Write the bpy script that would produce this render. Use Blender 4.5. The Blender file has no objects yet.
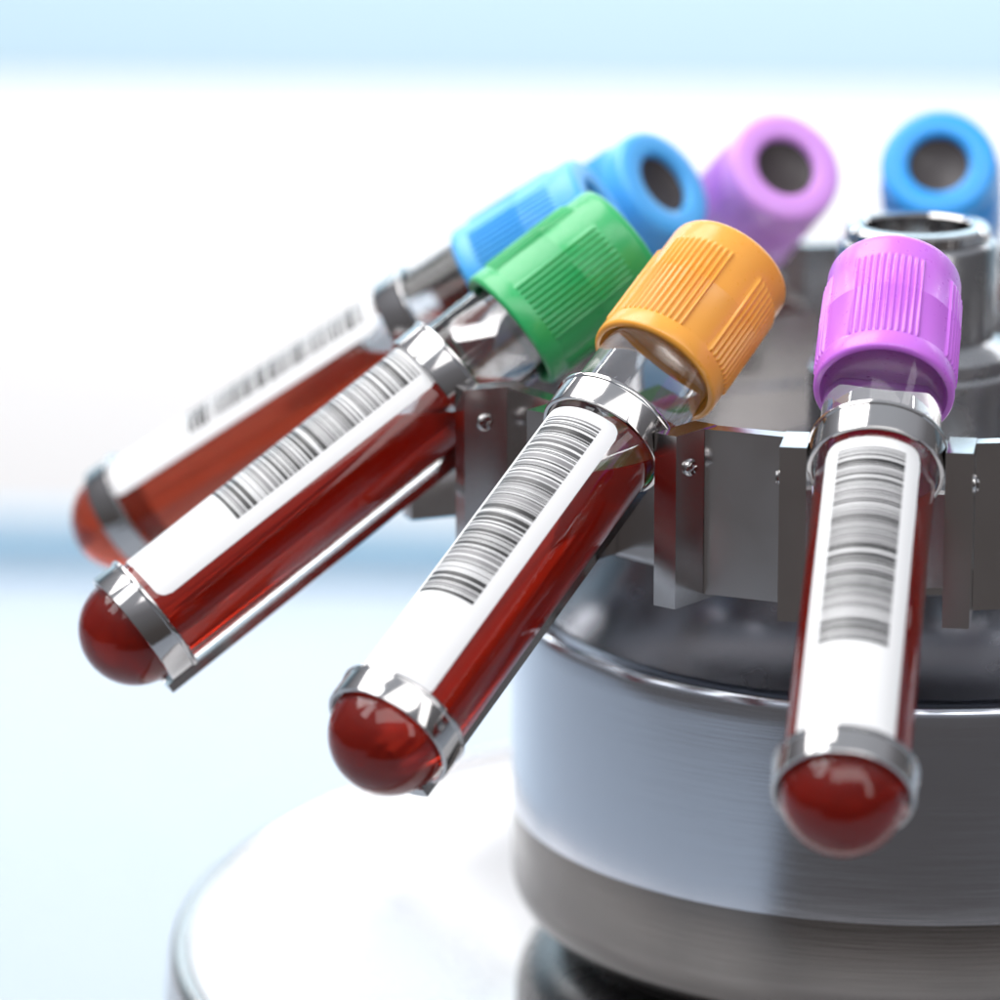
import bpy, bmesh, math, random
from mathutils import Vector, Matrix

C = bpy.context.scene
COL = C.collection
S = 0.001                      # all sizes below are millimetres
Z0 = 420.0                     # height of the cap circle above the table top
PI = math.pi

# ------------------------------------------------------------------ camera
PAN, TILT, ROLL, FPX = -0.0919, 0.2476, -0.0018, 4614.3
cd = bpy.data.cameras.new('camera'); cam = bpy.data.objects.new('camera', cd); COL.objects.link(cam)
C.camera = cam
fw = Vector((math.sin(PAN)*math.cos(TILT), math.cos(PAN)*math.cos(TILT), -math.sin(TILT)))
rt = Vector((math.cos(PAN), -math.sin(PAN), 0)); up = rt.cross(fw)
c_, s_ = math.cos(ROLL), math.sin(ROLL)
rt, up = c_*rt + s_*up, -s_*rt + c_*up
M = Matrix((rt, up, -fw)).transposed().to_4x4()
M.translation = Vector((0, -723.6*S, (135.9+Z0)*S))
cam.matrix_world = M
cd.sensor_width = 36; cd.lens = FPX*36/1000
cd.clip_start = 0.05; cd.clip_end = 60
cd.dof.use_dof = True; cd.dof.focus_distance = 0.672; cd.dof.aperture_fstop = 11.2; cd.dof.aperture_blades = 0

# ------------------------------------------------------------------ world
W = bpy.data.worlds.new('World'); C.world = W; W.use_nodes = True
nt = W.node_tree; nt.nodes.clear()
wo = nt.nodes.new('ShaderNodeOutputWorld'); bg = nt.nodes.new('ShaderNodeBackground')
tc = nt.nodes.new('ShaderNodeTexCoord'); sx = nt.nodes.new('ShaderNodeSeparateXYZ')
mr = nt.nodes.new('ShaderNodeMapRange'); mr.inputs[1].default_value = -1; mr.inputs[2].default_value = 1
cr = nt.nodes.new('ShaderNodeValToRGB')
els = cr.color_ramp.elements
els[0].position = 0.0; els[0].color = (.045, .042, .044, 1)
els[1].position = 1.0; els[1].color = (.62, .66, .72, 1)
e = els.new(.42); e.color = (.108, .098, .096, 1)
e = els.new(.56); e.color = (.17, .17, .18, 1)
e = els.new(.68); e.color = (.24, .24, .26, 1)
e = els.new(.80); e.color = (.50, .52, .57, 1)
nt.links.new(tc.outputs['Generated'], sx.inputs[0]); nt.links.new(sx.outputs['Z'], mr.inputs[0])
nt.links.new(mr.outputs[0], cr.inputs[0]); nt.links.new(cr.outputs[0], bg.inputs[0])
bg.inputs[1].default_value = 1.0
nt.links.new(bg.outputs[0], wo.inputs[0])

# ------------------------------------------------------------------ lamps (softboxes out of frame, and an added wall fill)
def area(name, loc, target, sx, sy, power, col=(1, 1, 1)):
    l = bpy.data.lights.new(name, 'AREA'); l.shape = 'RECTANGLE'; l.size = sx; l.size_y = sy
    l.energy = power; l.color = col
    o = bpy.data.objects.new(name, l); COL.objects.link(o)
    o.location = loc
    d = Vector(target) - Vector(loc)
    o.rotation_euler = d.to_track_quat('-Z', 'Y').to_euler()
    return o
area('overhead_softbox', (-.62, .2, 1.45), (-.05, .05, .3), 1.0, .9, 16, (1, .99, .98))
area('left_softbox', (-.75, -.5, 1.35), (0, 0, .4), .35, .6, 3.0, (.95, .98, 1))
area('front_softbox', (.15, -1.15, 1.75), (0, 0, .4), 1.7, .8, 13, (1, .99, .98))
area('right_softbox', (.75, -.75, .9), (0, 0, .4), .2, .8, 1.6, (1, .99, .98))
area('wall_fill', (0, 1.25, 1.15), (0, 1.7, -.05), 2.6, .3, 41, (1, .99, .99))  # added out of frame to wash the wall white

# ------------------------------------------------------------------ exposure
C.view_settings.view_transform = 'Standard'; C.view_settings.look = 'None'
C.view_settings.exposure = 0; C.view_settings.gamma = 1; C.view_settings.use_curve_mapping = False
C.render.engine = 'CYCLES'
C.cycles.max_bounces = 14; C.cycles.transmission_bounces = 10; C.cycles.transparent_max_bounces = 12
C.cycles.glossy_bounces = 6; C.cycles.blur_glossy = 0.4
C.cycles.use_denoising = True

# ------------------------------------------------------------------ materials
def mat(name, col, metal=0, rough=.4, **kw):
    m = bpy.data.materials.new(name); m.use_nodes = True
    b = m.node_tree.nodes['Principled BSDF']
    b.inputs['Base Color'].default_value = (*col, 1); b.inputs['Metallic'].default_value = metal
    b.inputs['Roughness'].default_value = rough
    for k, v in kw.items(): b.inputs[k.replace('_', ' ')].default_value = v
    return m
def add_noise(m, scale, lo, hi, stretch=(1, 1, 1), bump=0.0, dist=.0002, coord='Object', colvar=0, base=None):
    """noise driven roughness, and a little relief, on a Principled material"""
    t = m.node_tree; b = t.nodes['Principled BSDF']
    tcn = t.nodes.new('ShaderNodeTexCoord'); mp = t.nodes.new('ShaderNodeMapping')
    mp.inputs['Scale'].default_value = stretch
    nz = t.nodes.new('ShaderNodeTexNoise'); nz.inputs['Scale'].default_value = scale; nz.inputs['Detail'].default_value = 4
    r = t.nodes.new('ShaderNodeMapRange'); r.inputs[1].default_value = .3; r.inputs[2].default_value = .7
    r.inputs[3].default_value = lo; r.inputs[4].default_value = hi
    t.links.new(tcn.outputs[coord], mp.inputs[0]); t.links.new(mp.outputs[0], nz.inputs[0])
    t.links.new(nz.outputs[0], r.inputs[0]); t.links.new(r.outputs[0], b.inputs['Roughness'])
    if bump:
        bp = t.nodes.new('ShaderNodeBump'); bp.inputs['Strength'].default_value = bump; bp.inputs['Distance'].default_value = dist
        t.links.new(nz.outputs[0], bp.inputs['Height']); t.links.new(bp.outputs[0], b.inputs['Normal'])
    return m
chrome = add_noise(mat('chrome', (.50, .485, .48), 1, .1), 400, .07, .12)
steel = add_noise(mat('bracket_steel', (.62, .60, .595), 1, .2), 120, .15, .2)
brushed = add_noise(mat('brushed_steel', (.63, .665, .73), 1, .17), 60, .13, .19, stretch=(1, 1, 60), bump=.04, dist=.0002)
dark_reflm = add_noise(mat('brushed_steel_dark_reflection', (.165, .155, .15), 1, .2), 60, .15, .22, stretch=(1, 1, 60), bump=.04, dist=.0002)  # drum steel with a dark reflection put into its base colour
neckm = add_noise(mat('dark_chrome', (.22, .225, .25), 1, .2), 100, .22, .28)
hubm = add_noise(mat('hub_steel', (.40, .40, .41), 1, .25), 150, .22, .3)
footm = add_noise(mat('dark_foot', (.035, .033, .034), .3, .25), 300, .2, .34)
dishm = add_noise(mat('white_enamel', (.80, .80, .81), 0, .25), 120, .2, .3)
rimm = add_noise(mat('rim_metal', (.42, .36, .33), 1, .15), 200, .1, .2)
rubber = add_noise(mat('dark_rubber', (.045, .036, .036), 0, .5), 700, .4, .65, bump=.2, dist=.0003)
paper = add_noise(mat('label_paper', (.84, .84, .845), 0, .42), 900, .36, .5)
ink = add_noise(mat('label_ink', (.02, .019, .02), 0, .4), 900, .36, .5)
ink3 = add_noise(mat('label_ink_mid', (.09, .088, .09), 0, .4), 900, .36, .5)
ink2 = add_noise(mat('label_ink_pale', (.22, .215, .22), 0, .4), 900, .36, .5)
def plastic(name, col):
    m = mat(name, col, 0, .32, Subsurface_Weight=.15, Subsurface_Scale=.0015, Coat_Weight=.15, Coat_Roughness=.15)
    m.node_tree.nodes['Principled BSDF'].inputs['Subsurface Radius'].default_value = (1, .6, .6)
    return add_noise(m, 900, .26, .38)
caps = {'purple': plastic('purple_plastic', (.62, .17, .80)), 'orange': plastic('orange_plastic', (.86, .38, .05)),
        'green': plastic('green_plastic', (.03, .42, .13)), 'blue': plastic('blue_plastic', (.02, .37, .92)),
        'blue_lit': plastic('blue_plastic_lit', (.09, .45, .93)), 'purple_lit': plastic('purple_plastic_lit', (.74, .34, .88))}  # last two: blue and purple again, rear lighting put into the colour
blood = mat('blood', (.50, .026, .011), 0, .12, Subsurface_Weight=.3, Subsurface_Scale=.006, Specular_IOR_Level=0, Transmission_Weight=.55, IOR=1.02)
blood_hazed = mat('hazed_blood', (.62, .10, .05), 0, .12, Subsurface_Weight=.3, Subsurface_Scale=.006, Specular_IOR_Level=0, Transmission_Weight=.55, IOR=1.02)  # same blood, backlight haze painted in as a paler colour
for m_ in (blood, blood_hazed):
    m_.node_tree.nodes['Principled BSDF'].inputs['Subsurface Radius'].default_value = (1, .12, .08)
    add_noise(m_, 60, .1, .2)
glass = mat('clear_plastic', (1, 1, 1), 0, .02, Transmission_Weight=1.0, IOR=1.46)
tablem = add_noise(mat('table_laminate', (.335, .372, .42), 0, .3), 30, .25, .4)
bluem = add_noise(mat('blue_trim', (.22, .37, .49), 0, .4), 30, .3, .5)
wallm = add_noise(mat('white_wall', (.93, .92, .92), 0, .8), 20, .7, .9, bump=.05)
wallb = add_noise(mat('pale_blue_wall', (.44, .585, .67), 0, .8), 20, .7, .9, bump=.05)

# ------------------------------------------------------------------ helpers
def obj(name, bm, m, parent=None, smooth=True, angle=35):
    me = bpy.data.meshes.new(name)
    for v in bm.verts: v.co *= S
    bmesh.ops.recalc_face_normals(bm, faces=bm.faces)
    if smooth:
        for f in bm.faces: f.smooth = True
        for ed in bm.edges:
            if len(ed.link_faces) == 2 and ed.calc_face_angle(0) > math.radians(angle): ed.smooth = False
    bm.to_mesh(me); bm.free()
    for mm in (m if isinstance(m, (list, tuple)) else [m]): me.materials.append(mm)
    o = bpy.data.objects.new(name, me); COL.objects.link(o)
    if parent: o.parent = parent
    return o
def lathe(bm, prof, n=96, closed=False):
    """prof: list of (radius, z). r = 0 ends are closed to a point; closed joins last to first"""
    rings = []
    for r, z in prof:
        if r < 1e-6: rings.append([bm.verts.new((0, 0, z))])
        else: rings.append([bm.verts.new((r*math.cos(2*PI*k/n), r*math.sin(2*PI*k/n), z)) for k in range(n)])
    pr = list(zip(rings, rings[1:])) + ([(rings[-1], rings[0])] if closed else [])
    for a, b in pr:
        for k in range(n):
            j = (k+1) % n
            if len(a) == 1: bm.faces.new((a[0], b[k], b[j]))
            elif len(b) == 1: bm.faces.new((a[k], a[j], b[0]))
            else: bm.faces.new((a[k], a[j], b[j], b[k]))
    return bm
def arc(cx, cz, r, a0, a1, n=8):
    return [(cx + r*math.cos(math.radians(a0+(a1-a0)*k/n)), cz + r*math.sin(math.radians(a0+(a1-a0)*k/n))) for k in range(n+1)]
def prism(pts, z0, z1, bevel=.25, fn=None):
    """closed plan outline (x, y) extruded from z0 to z1 with bevelled edges"""
    bm = bmesh.new()
    a = [bm.verts.new((x, y, z0)) for x, y in pts]; b = [bm.verts.new((x, y, z1)) for x, y in pts]
    bm.faces.new(a[::-1]); bm.faces.new(b); n = len(pts)
    for k in range(n): bm.faces.new((a[k], a[(k+1) % n], b[(k+1) % n], b[k]))
    if bevel:
        ed = [e for e in bm.edges if e.calc_face_angle(0) > .35]
        bmesh.ops.bevel(bm, geom=ed, offset=bevel, segments=2, affect='EDGES', profile=.5)
    return bm
def join(bm, other):
    me = bpy.data.meshes.new('tmp'); other.to_mesh(me); other.free(); bm.from_mesh(me); bpy.data.meshes.remove(me)
def empty(name, loc):
    o = bpy.data.objects.new(name, None); COL.objects.link(o); o.location = loc
    o.empty_display_size = .02
    return o
def tag(o, label, cat, group=None):
    o['label'] = label; o['category'] = cat
    if group: o['group'] = group

# ------------------------------------------------------------------ geometry constants of rotor and tubes
PHI0, ALPHA, RT = -0.0643, 0.9759, 50.0
LEN = 105.8                    # tube from dome tip to cap top
R_T = 8.65                      # tube radius
def outv(i):
    a = PHI0 - i*PI/6
    return Vector((math.sin(a), -math.cos(a), 0))
def tube_matrix(i):
    """local +Z runs from the dome tip to the cap, local +Y is the upper side"""
    o = outv(i); zz = Vector((0, 0, 1))
    a = o*math.sin(ALPHA) - zz*math.cos(ALPHA); u = o*math.cos(ALPHA) + zz*math.sin(ALPHA)
    X = u.cross(-a)
    m = Matrix((X, u, -a)).transposed().to_4x4()
    m.translation = (o*RT + a*LEN + zz*Z0)*S
    return m

# ------------------------------------------------------------------ setting: table and wall
def sheet(name, x0, x1, y0, y1, z, m, thick=0):
    bm = prism([(x0, y0), (x1, y0), (x1, y1), (x0, y1)], z-thick, z, bevel=1.5 if thick else 0)
    o = obj(name, bm, m); o['kind'] = 'structure'
    return o
bm = prism([(-2600, 400), (-1450, -410), (-1120, -920), (-690, -1190), (-600, -700), (2600, -700), (2600, 1314), (-2600, 1314)], -30, 0, bevel=2)  # front outline is out of view, cut to shape the drum's reflection
o = obj('tabletop', bm, tablem); o['kind'] = 'structure'
o = sheet('table_edge_strip', -2600, 2600, 1315, 1337, 20, bluem, 50)
bm = prism([(-2800, 1700), (2800, 1700), (2800, 1740), (-2800, 1740)], -400, 165, bevel=0)
o = obj('background_wall', bm, wallm); o['kind'] = 'structure'
bm = prism([(-2800, 1699.5), (2800, 1699.5), (2800, 1740), (-2800, 1740)], 165.5, 1500, bevel=0)
o = obj('background_wall_panel', bm, wallb); o['kind'] = 'structure'

# ------------------------------------------------------------------ centrifuge
cen = empty('centrifuge', (0, 0, 0))
tag(cen, 'polished steel centrifuge rotor on a round white base, tubes leaning in its ring of brackets', 'centrifuge')
def Zr(pts): return [(r, z+Z0) for r, z in pts]
# white dish base with its metal rim
bm = lathe(bmesh.new(), Zr([(0, -137), (66, -137), (70, -136), (88, -126), (96, -123.2), (104, -121.6), (114.5, -120.6), (116.5, -119.6), (117.6, -119), (117.6, -160), (0, -160)]), 160)
dish = obj('base_dish', bm, dishm, cen)
bm = lathe(bmesh.new(), Zr([(117.7, -119.3)] + arc(118.6, -121, 2.2, 90, 0, 8) + [(121.5, -127), (122, -135), (122, -160), (117.7, -160)]), 160, closed=True)
obj('dish_rim', bm, rimm, dish)
obj('base_body', lathe(bmesh.new(), Zr([(0, -160.1), (121.5, -160.1), (123, -161.5), (126, -250), (130, -400), (132, -419.9), (0, -419.9)]), 128), dishm, cen)
# dark foot
bm = lathe(bmesh.new(), Zr([(0, -119.5), (50, -119.5), (55, -120)] + arc(54.5, -129.5, 9.5, 90, 0, 8) + [(64, -136.9), (0, -136.9)]), 128)
obj('foot', bm, footm, cen)
# drum with rounded lower corner
prof = [(0, -62.5), (60.2, -62.5), (61.4, -61.7), (62.8, -61.9)] + arc(63.0, -63.6, 1.5, 80, 0, 5) + [(64.6, -66.5), (64.6, -96.0), (0, -96.0)]
drum = obj('drum', lathe(bmesh.new(), Zr(prof), 160), brushed, cen)
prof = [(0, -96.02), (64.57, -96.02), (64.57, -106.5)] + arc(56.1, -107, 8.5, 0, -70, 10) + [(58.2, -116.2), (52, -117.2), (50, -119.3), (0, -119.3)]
obj('drum_dark_reflection', lathe(bmesh.new(), Zr(prof), 160), dark_reflm, drum)  # lower drum, split off to carry the painted dark reflection
# chrome neck: concave shoulder between drum and bracket ring
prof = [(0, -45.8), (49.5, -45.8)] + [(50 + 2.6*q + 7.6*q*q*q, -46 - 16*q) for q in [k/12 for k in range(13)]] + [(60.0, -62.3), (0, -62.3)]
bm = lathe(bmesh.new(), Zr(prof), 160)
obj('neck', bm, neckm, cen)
# rotor floor plate and stepped inner boss
bm = lathe(bmesh.new(), Zr([(0, -41), (61.6, -41), (62, -41.4), (62, -45.2), (61.6, -45.6), (0, -45.6)]), 128)
obj('floor_plate', bm, steel, cen)
prof = [(0, -23.6), (16.4, -23.6), (17, -24.2), (17, -35.5), (17.6, -36.6), (22, -37.4), (22.6, -38), (22.6, -40.8), (0, -40.8)]
obj('boss', lathe(bmesh.new(), Zr(prof), 128), hubm, cen)
bolt = None
for k in range(8):
    if bolt is None:
        bb = prism([(2.6*math.cos(q*PI/3), 2.6*math.sin(q*PI/3)) for q in range(6)], -40.95+Z0, -38.4+Z0, .3)
        bolt = obj('floor_bolt', bb, chrome, cen, smooth=False); b2 = bolt
    else: b2 = bolt.copy(); COL.objects.link(b2); b2.parent = cen
    a = k*PI/4 + .3
    b2.location = (42*math.cos(a)*S, 42*math.sin(a)*S, 0)
prof = [(0, -5.5), (9.6, -5.5), (9.9, -4.6), (10.2, -3.6), (11.6, -3.4), (12.2, -3.7), (12.6, -4.4), (12.6, -19), (14.5, -20), (16, -21.4), (16, -23.5), (0, -23.5)]
knob = obj('hub_knob', lathe(bmesh.new(), Zr(prof), 96), hubm, cen)
prof = [(8.6, -5), (8.7, -1.5), (9.1, -1.1), (11.0, -1.2), (11.5, -1.7), (11.5, -3.3), (10.4, -3.4), (10.0, -5)]
obj('hub_ring', lathe(bmesh.new(), Zr(prof), 96, closed=True), chrome, knob)

RC, WI, WO, RP, ZT, ZB, RB = 82.2, 9.9, 13.8, 75.3, -18.5, -44.4, 65.0
def plan(i, R, w):
    o = outv(i); t = Vector((-o.y, o.x, 0))          # t points to the image right for the front tubes
    p = o*R + t*w
    return (p.x, p.y)
ring = obj('bracket_ring', bmesh.new(), steel, cen)
bm = bmesh.new()
for i in range(12):
    # flat panel between the pocket i and the next pocket
    j = (i+1) % 12
    pts = [plan(i, RP, -WO-.05), plan(i, RP-3, -WO-.05), plan(j, RP-3, WO+.05), plan(j, RP, WO+.05)]
    join(bm, prism(pts, ZT-.15+Z0, ZB+.9+Z0, .22))
    # lower pocket back wall
    pts = [plan(i, RB, -WI+.05), plan(i, RB-2.5, -WI+.05), plan(i, RB-2.5, WI-.05), plan(i, RB, WI-.05)]
    join(bm, prism(pts, ZB+1.2+Z0, -29+Z0, .2))
    for sg in (1, -1):
        pts = [plan(i, RB-2.4, sg*(WI+.02)), plan(i, RP-2.95, sg*(WI+.02)), plan(i, RP-2.95, sg*(WI+2.2)), plan(i, RB-2.4, sg*(WI+2.2))]
        join(bm, prism(pts, ZB+1+Z0, -28+Z0, .2))
me = bpy.data.meshes.new('bracket_ring')
for v in bm.verts: v.co *= S
bmesh.ops.recalc_face_normals(bm, faces=bm.faces); bm.to_mesh(me); bm.free(); me.materials.append(steel)
ring.data = me
# one pair of cheeks (local frame of pocket 0 turned so that out = -Y), copied round the ring
def cheek_bm(sg):
    pts = [(sg*WI, -RC), (sg*WO, -RC), (sg*WO, -RP+2.9), (sg*WI, -RP+2.9)]
    return prism(pts, ZT+Z0, ZB+Z0, .45)
def screw_bm(sg):
    bm = lathe(bmesh.new(), [(0, .1), (1.35, .1)] + arc(.85, .1, .5, 0, 70, 4)[1:] + [(.0, .62)], 28)
    # cross slot, sunk as dark relief: four small wedges cut by raised quadrants
    for a in (0, 90, 180, 270):
        q = prism([(.16, .16), (.95, .16), (.75, .75), (.16, .95)], .5, .82, .05)
        bmesh.ops.rotate(q, verts=q.verts, cent=(0, 0, 0), matrix=Matrix.Rotation(math.radians(a+20), 3, 'Z')); join(bm, q)
    bmesh.ops.rotate(bm, verts=bm.verts, cent=(0, 0, 0), matrix=Matrix.Rotation(sg*PI/2, 3, 'Y'))
    bmesh.ops.translate(bm, verts=bm.verts, vec=(sg*(WO-.08), -78.9, ZT-5.2+Z0))
    return bm
first = []
for sg in (1, -1):
    ch = obj('bracket_cheek', cheek_bm(sg), steel, ring, smooth=False); sc = obj('screw', screw_bm(sg), chrome, cen)
    first += [(ch, sc)]
for i in range(12):
    for ch, sc in first:
        if i: ch2, sc2 = ch.copy(), sc.copy(); COL.objects.link(ch2); COL.objects.link(sc2)
        else: ch2, sc2 = ch, sc
        ch2.parent = ring; sc2.parent = cen
        ch2.rotation_euler = sc2.rotation_euler = (0, 0, PHI0 - i*PI/6)

# tube holder: upper collar, lower end ring, and the bar under the tube
def ring_prof(s0, s1, ri=9.05, ro=9.8):
    z0, z1 = LEN-s1, LEN-s0
    return [(ri, z0+.15), (ri+.15, z0), (ro-.2, z0), (ro-.06, z0+.06), (ro, z0+.2), (ro, z1-.95), (ro+.02, z1-.85), (ro+.22, z1-.72),
            (ro+.28, z1-.5), (ro+.24, z1-.2), (ro+.1, z1-.05), (ro-.1, z1), (ri+.15, z1), (ri, z1-.15)]
def bar_bm():
    n = 8; bm = bmesh.new(); z0, z1 = LEN-98.6, LEN-36
    pts = []
    for k in range(n+1):
        a = math.radians(-90 - 15 + 30*k/n); pts.append((11.3*math.cos(a), 11.3*math.sin(a)))
    for k in range(n, -1, -1):
        a = math.radians(-90 - 15 + 30*k/n); pts.append((9.9*math.cos(a), 9.9*math.sin(a)))
    return prism(pts, z0, z1, .35)
holders = []
for i in range(12):
    if i == 0:
        h = obj('tube_holder', lathe(bmesh.new(), ring_prof(33.8, 39.0), 96, True), chrome, cen)
        er = obj('end_ring', lathe(bmesh.new(), ring_prof(93.0, 97.7), 96, True), chrome, h)
        br = obj('support_bar', bar_bm(), chrome, h)
    else:
        h2 = h.copy(); COL.objects.link(h2); h2.parent = cen
        for ch in (er, br):
            c2 = ch.copy(); COL.objects.link(c2); c2.parent = h2
        h2.matrix_local = tube_matrix(i)
h.matrix_local = tube_matrix(0)

# ------------------------------------------------------------------ blood tubes
def cap_bm():
    """ribbed cap: angular samples follow the ribs; four rib panels with plain gaps"""
    ang = []
    NR, W = 11, 62.0
    for g in range(4):
        a0 = g*90.0
        p = W/NR
        for k in range(NR):
            b = a0 + k*p
            for fr, hgt in ((0, 0), (.12, .6), (.24, 1), (.40, 1), (.52, .6), (.64, 0)): ang.append((b+fr*p, hgt))
        for k in range(8): ang.append((a0 + W + k*(90-W)/8, 0))
    ZC = LEN
    prof = [(.01, 22.6, 0), (7.3, 22.6, 0), (7.9, 22.2, 0), (8.9, 22.7, 0), (9.3, 23.5, 0), (9.9, 23.5, 0), (10.2, 23.2, 0), (10.27, 22.8, 0), (10.24, 20.6, 0), (10.12, 20.3, 0), (10.1, 19.9, 1), (10.01, 11.2, 1), (10.06, 11.05, 1), (10.06, 10.8, 1), (10.01, 10.65, 1), (9.92, 5.2, 1), (9.9, 4.6, 0), (9.9, 4.2, 0),
            (9.88, 1.5, 0), (9.75, .9, 0), (9.45, .4, 0), (9.0, .12, 0), (8.2, 0, 0), (6.4, 0, 0), (5.6, .12, 0), (5.3, .45, 0), (5.2, 1.0, 0), (5.0, 9.0, 0)]
    bm = bmesh.new(); rings = []
    for r, s, rib in prof:
        rings.append([bm.verts.new(((r+.38*h*rib)*math.cos(math.radians(a)), (r+.38*h*rib)*math.sin(math.radians(a)), ZC-s)) for a, h in ang])
    n = len(ang)
    for a, b in zip(rings, rings[1:]):
        for k in range(n): bm.faces.new((a[k], a[(k+1) % n], b[(k+1) % n], b[k]))
    return bm
LEVEL, LEVEL_NO = LEN-41, Vector((0, math.sin(ALPHA), math.cos(ALPHA)))    # level blood surface in the leaning tube
def body_bm():
    ri = R_T-.7; zc = R_T
    out = [(0, 0)] + [(R_T*math.sin(t), zc - R_T*math.cos(t)) for t in [k*PI/2/14 for k in range(1, 15)]]
    bm = lathe(bmesh.new(), out + [(R_T, LEN-10.2), (R_T-.2, LEN-10), (ri+.2, LEN-10), (ri, LEN-10.2), (ri, LEN-70)], 80)
    bm.verts.ensure_lookup_table()
    inner = [f for f in bm.faces if all(v.co.xy.length < ri+.01 and v.co.z > LEN-71 for v in f.verts)]
    geom = inner + list({e for f in inner for e in f.edges}) + list({v for f in inner for v in f.verts})
    res = bmesh.ops.bisect_plane(bm, geom=geom, plane_co=(0, 0, LEVEL), plane_no=LEVEL_NO, clear_inner=True)
    bmesh.ops.contextual_create(bm, geom=[g for g in res['geom_cut'] if isinstance(g, bmesh.types.BMEdge)])
    return bm
def blood_bm():
    r = R_T-.5; zc = R_T
    prof = [(0, zc-r)] + [(r*math.sin(t), zc - r*math.cos(t)) for t in [k*PI/2/14 for k in range(1, 15)]] + [(r, LEN-14), (0, LEN-14)]
    bm = lathe(bmesh.new(), prof, 80)
    res = bmesh.ops.bisect_plane(bm, geom=bm.verts[:]+bm.edges[:]+bm.faces[:], plane_co=(0, 0, LEVEL-.15), plane_no=LEVEL_NO, clear_outer=True)
    bmesh.ops.contextual_create(bm, geom=[g for g in res['geom_cut'] if isinstance(g, bmesh.types.BMEdge)])
    return bm
def curved(bm, r, a0, a1, z0, z1, n, mi=0):
    vs = []
    for k in range(n+1):
        a = math.radians(90 + a0 + (a1-a0)*k/n)
        vs.append((bm.verts.new((r*math.cos(a), r*math.sin(a), z0)), bm.verts.new((r*math.cos(a), r*math.sin(a), z1))))
    for p, q in zip(vs, vs[1:]):
        f = bm.faces.new((p[0], q[0], q[1], p[1])); f.material_index = mi
def label_bm():
    """rounded rectangle wrapped on the tube, with paper thickness"""
    HW, z0, z1, rc = 49.5, LEN-94, LEN-39.9, 2.0
    r0, r1 = R_T+.02, R_T+.12; n = 40
    bm = bmesh.new(); cols = []
    for k in range(n+1):
        a = -HW + 2*HW*k/n
        d = math.radians(HW-abs(a))*R_T                      # distance in from the side edge
        cut = rc - math.sqrt(max(0, rc*rc - (rc-d)**2)) if d < rc else 0
        an = math.radians(90+a)
        cols.append([bm.verts.new((r*math.cos(an), r*math.sin(an), z)) for r in (r0, r1) for z in (z0+cut, z1-cut)])
    for p, q in zip(cols, cols[1:]):
        for a, b in ((0, 1), (2, 3), (0, 2), (1, 3)): bm.faces.new((p[a], q[a], q[b], p[b]))
    bm.faces.new([cols[0][k] for k in (0, 1, 3, 2)]); bm.faces.new([cols[-1][k] for k in (0, 1, 3, 2)])
    return bm
def barcode_bm():
    rnd = random.Random(11); bm = bmesh.new(); s = 41.8; mod = .17
    while s < 77:
        w = mod*rnd.choice((1, 1, 2, 2, 3, 4, 5)); g = mod*rnd.choice((.6, .6, 1, 1, 1.5, 2.2))
        curved(bm, R_T+.15, -33.5, 32.5, LEN-s-w, LEN-s, 20, rnd.choice((0, 0, 1, 1, 2)))
        s += w+g
    return bm
shared = {}
def make_tube(i, colour, label, spin, turn=0, lift=0, fill=None):
    t = empty('blood_tube', (0, 0, 0)); tag(t, label, 'test tube', 'blood tubes in the centrifuge')
    if not shared:
        shared['glass'] = obj('tube_body', body_bm(), glass, t, angle=60)
        shared['blood'] = obj('blood', blood_bm(), blood, t, angle=60)
        shared['label'] = obj('label', label_bm(), paper, t)
        shared['barcode'] = obj('barcode', barcode_bm(), [ink, ink2, ink3], shared['label'])
        shared['cap'] = obj('cap', cap_bm(), caps[colour], t, angle=50)
        shared['stopper'] = obj('stopper', lathe(bmesh.new(), [(0, LEN-2.6), (3.2, LEN-2.4), (4.4, LEN-1.6), (5.05, LEN-1.3), (5.05, LEN-8.5), (0, LEN-8.5)], 48), rubber, shared['cap'])
        cap = shared['cap']
    else:
        for k in ('glass', 'blood'):
            c = shared[k].copy(); COL.objects.link(c); c.parent = t
        lb = shared['label'].copy(); COL.objects.link(lb); lb.parent = t
        bc = shared['barcode'].copy(); COL.objects.link(bc); bc.parent = lb
        cap = shared['cap'].copy(); COL.objects.link(cap); cap.parent = t
        cap.data = shared['cap'].data.copy(); cap.data.materials[0] = caps[colour]
        st = shared['stopper'].copy(); COL.objects.link(st); st.parent = cap
        if fill:                                            # same blood, with haze painted into its colour
            bl = [c for c in t.children if c.name.startswith('blood')][0]
            bl.data = bl.data.copy(); bl.data.materials[0] = fill
        lb.rotation_euler = (0, 0, math.radians(turn)); lb.location = (0, 0, lift*S)
    cap.rotation_euler = (0, 0, math.radians(spin))
    t.matrix_world = tube_matrix(i)
    return t
make_tube(0, 'purple', 'purple capped blood tube pointing at the viewer, frontmost in the rotor', 60)
make_tube(1, 'orange', 'orange capped blood tube between the green capped and front purple capped tubes', 70, turn=3)
make_tube(2, 'green', 'green capped blood tube leaning out left between the orange and pale blurred blue ones', 40, turn=13, lift=2)
make_tube(3, 'blue_lit', 'blurred blue capped blood tube lying behind the green capped one, body in full view', 30, turn=13, fill=blood_hazed)
make_tube(4, 'blue_lit', 'blue capped tube with open cap end showing just above the green and orange caps', 20)
make_tube(5, 'purple_lit', 'blurred purple capped tube at the back above the orange cap', 50)
make_tube(6, 'blue', 'blue capped tube at the back behind the steel hub, open cap end facing the viewer', 10)
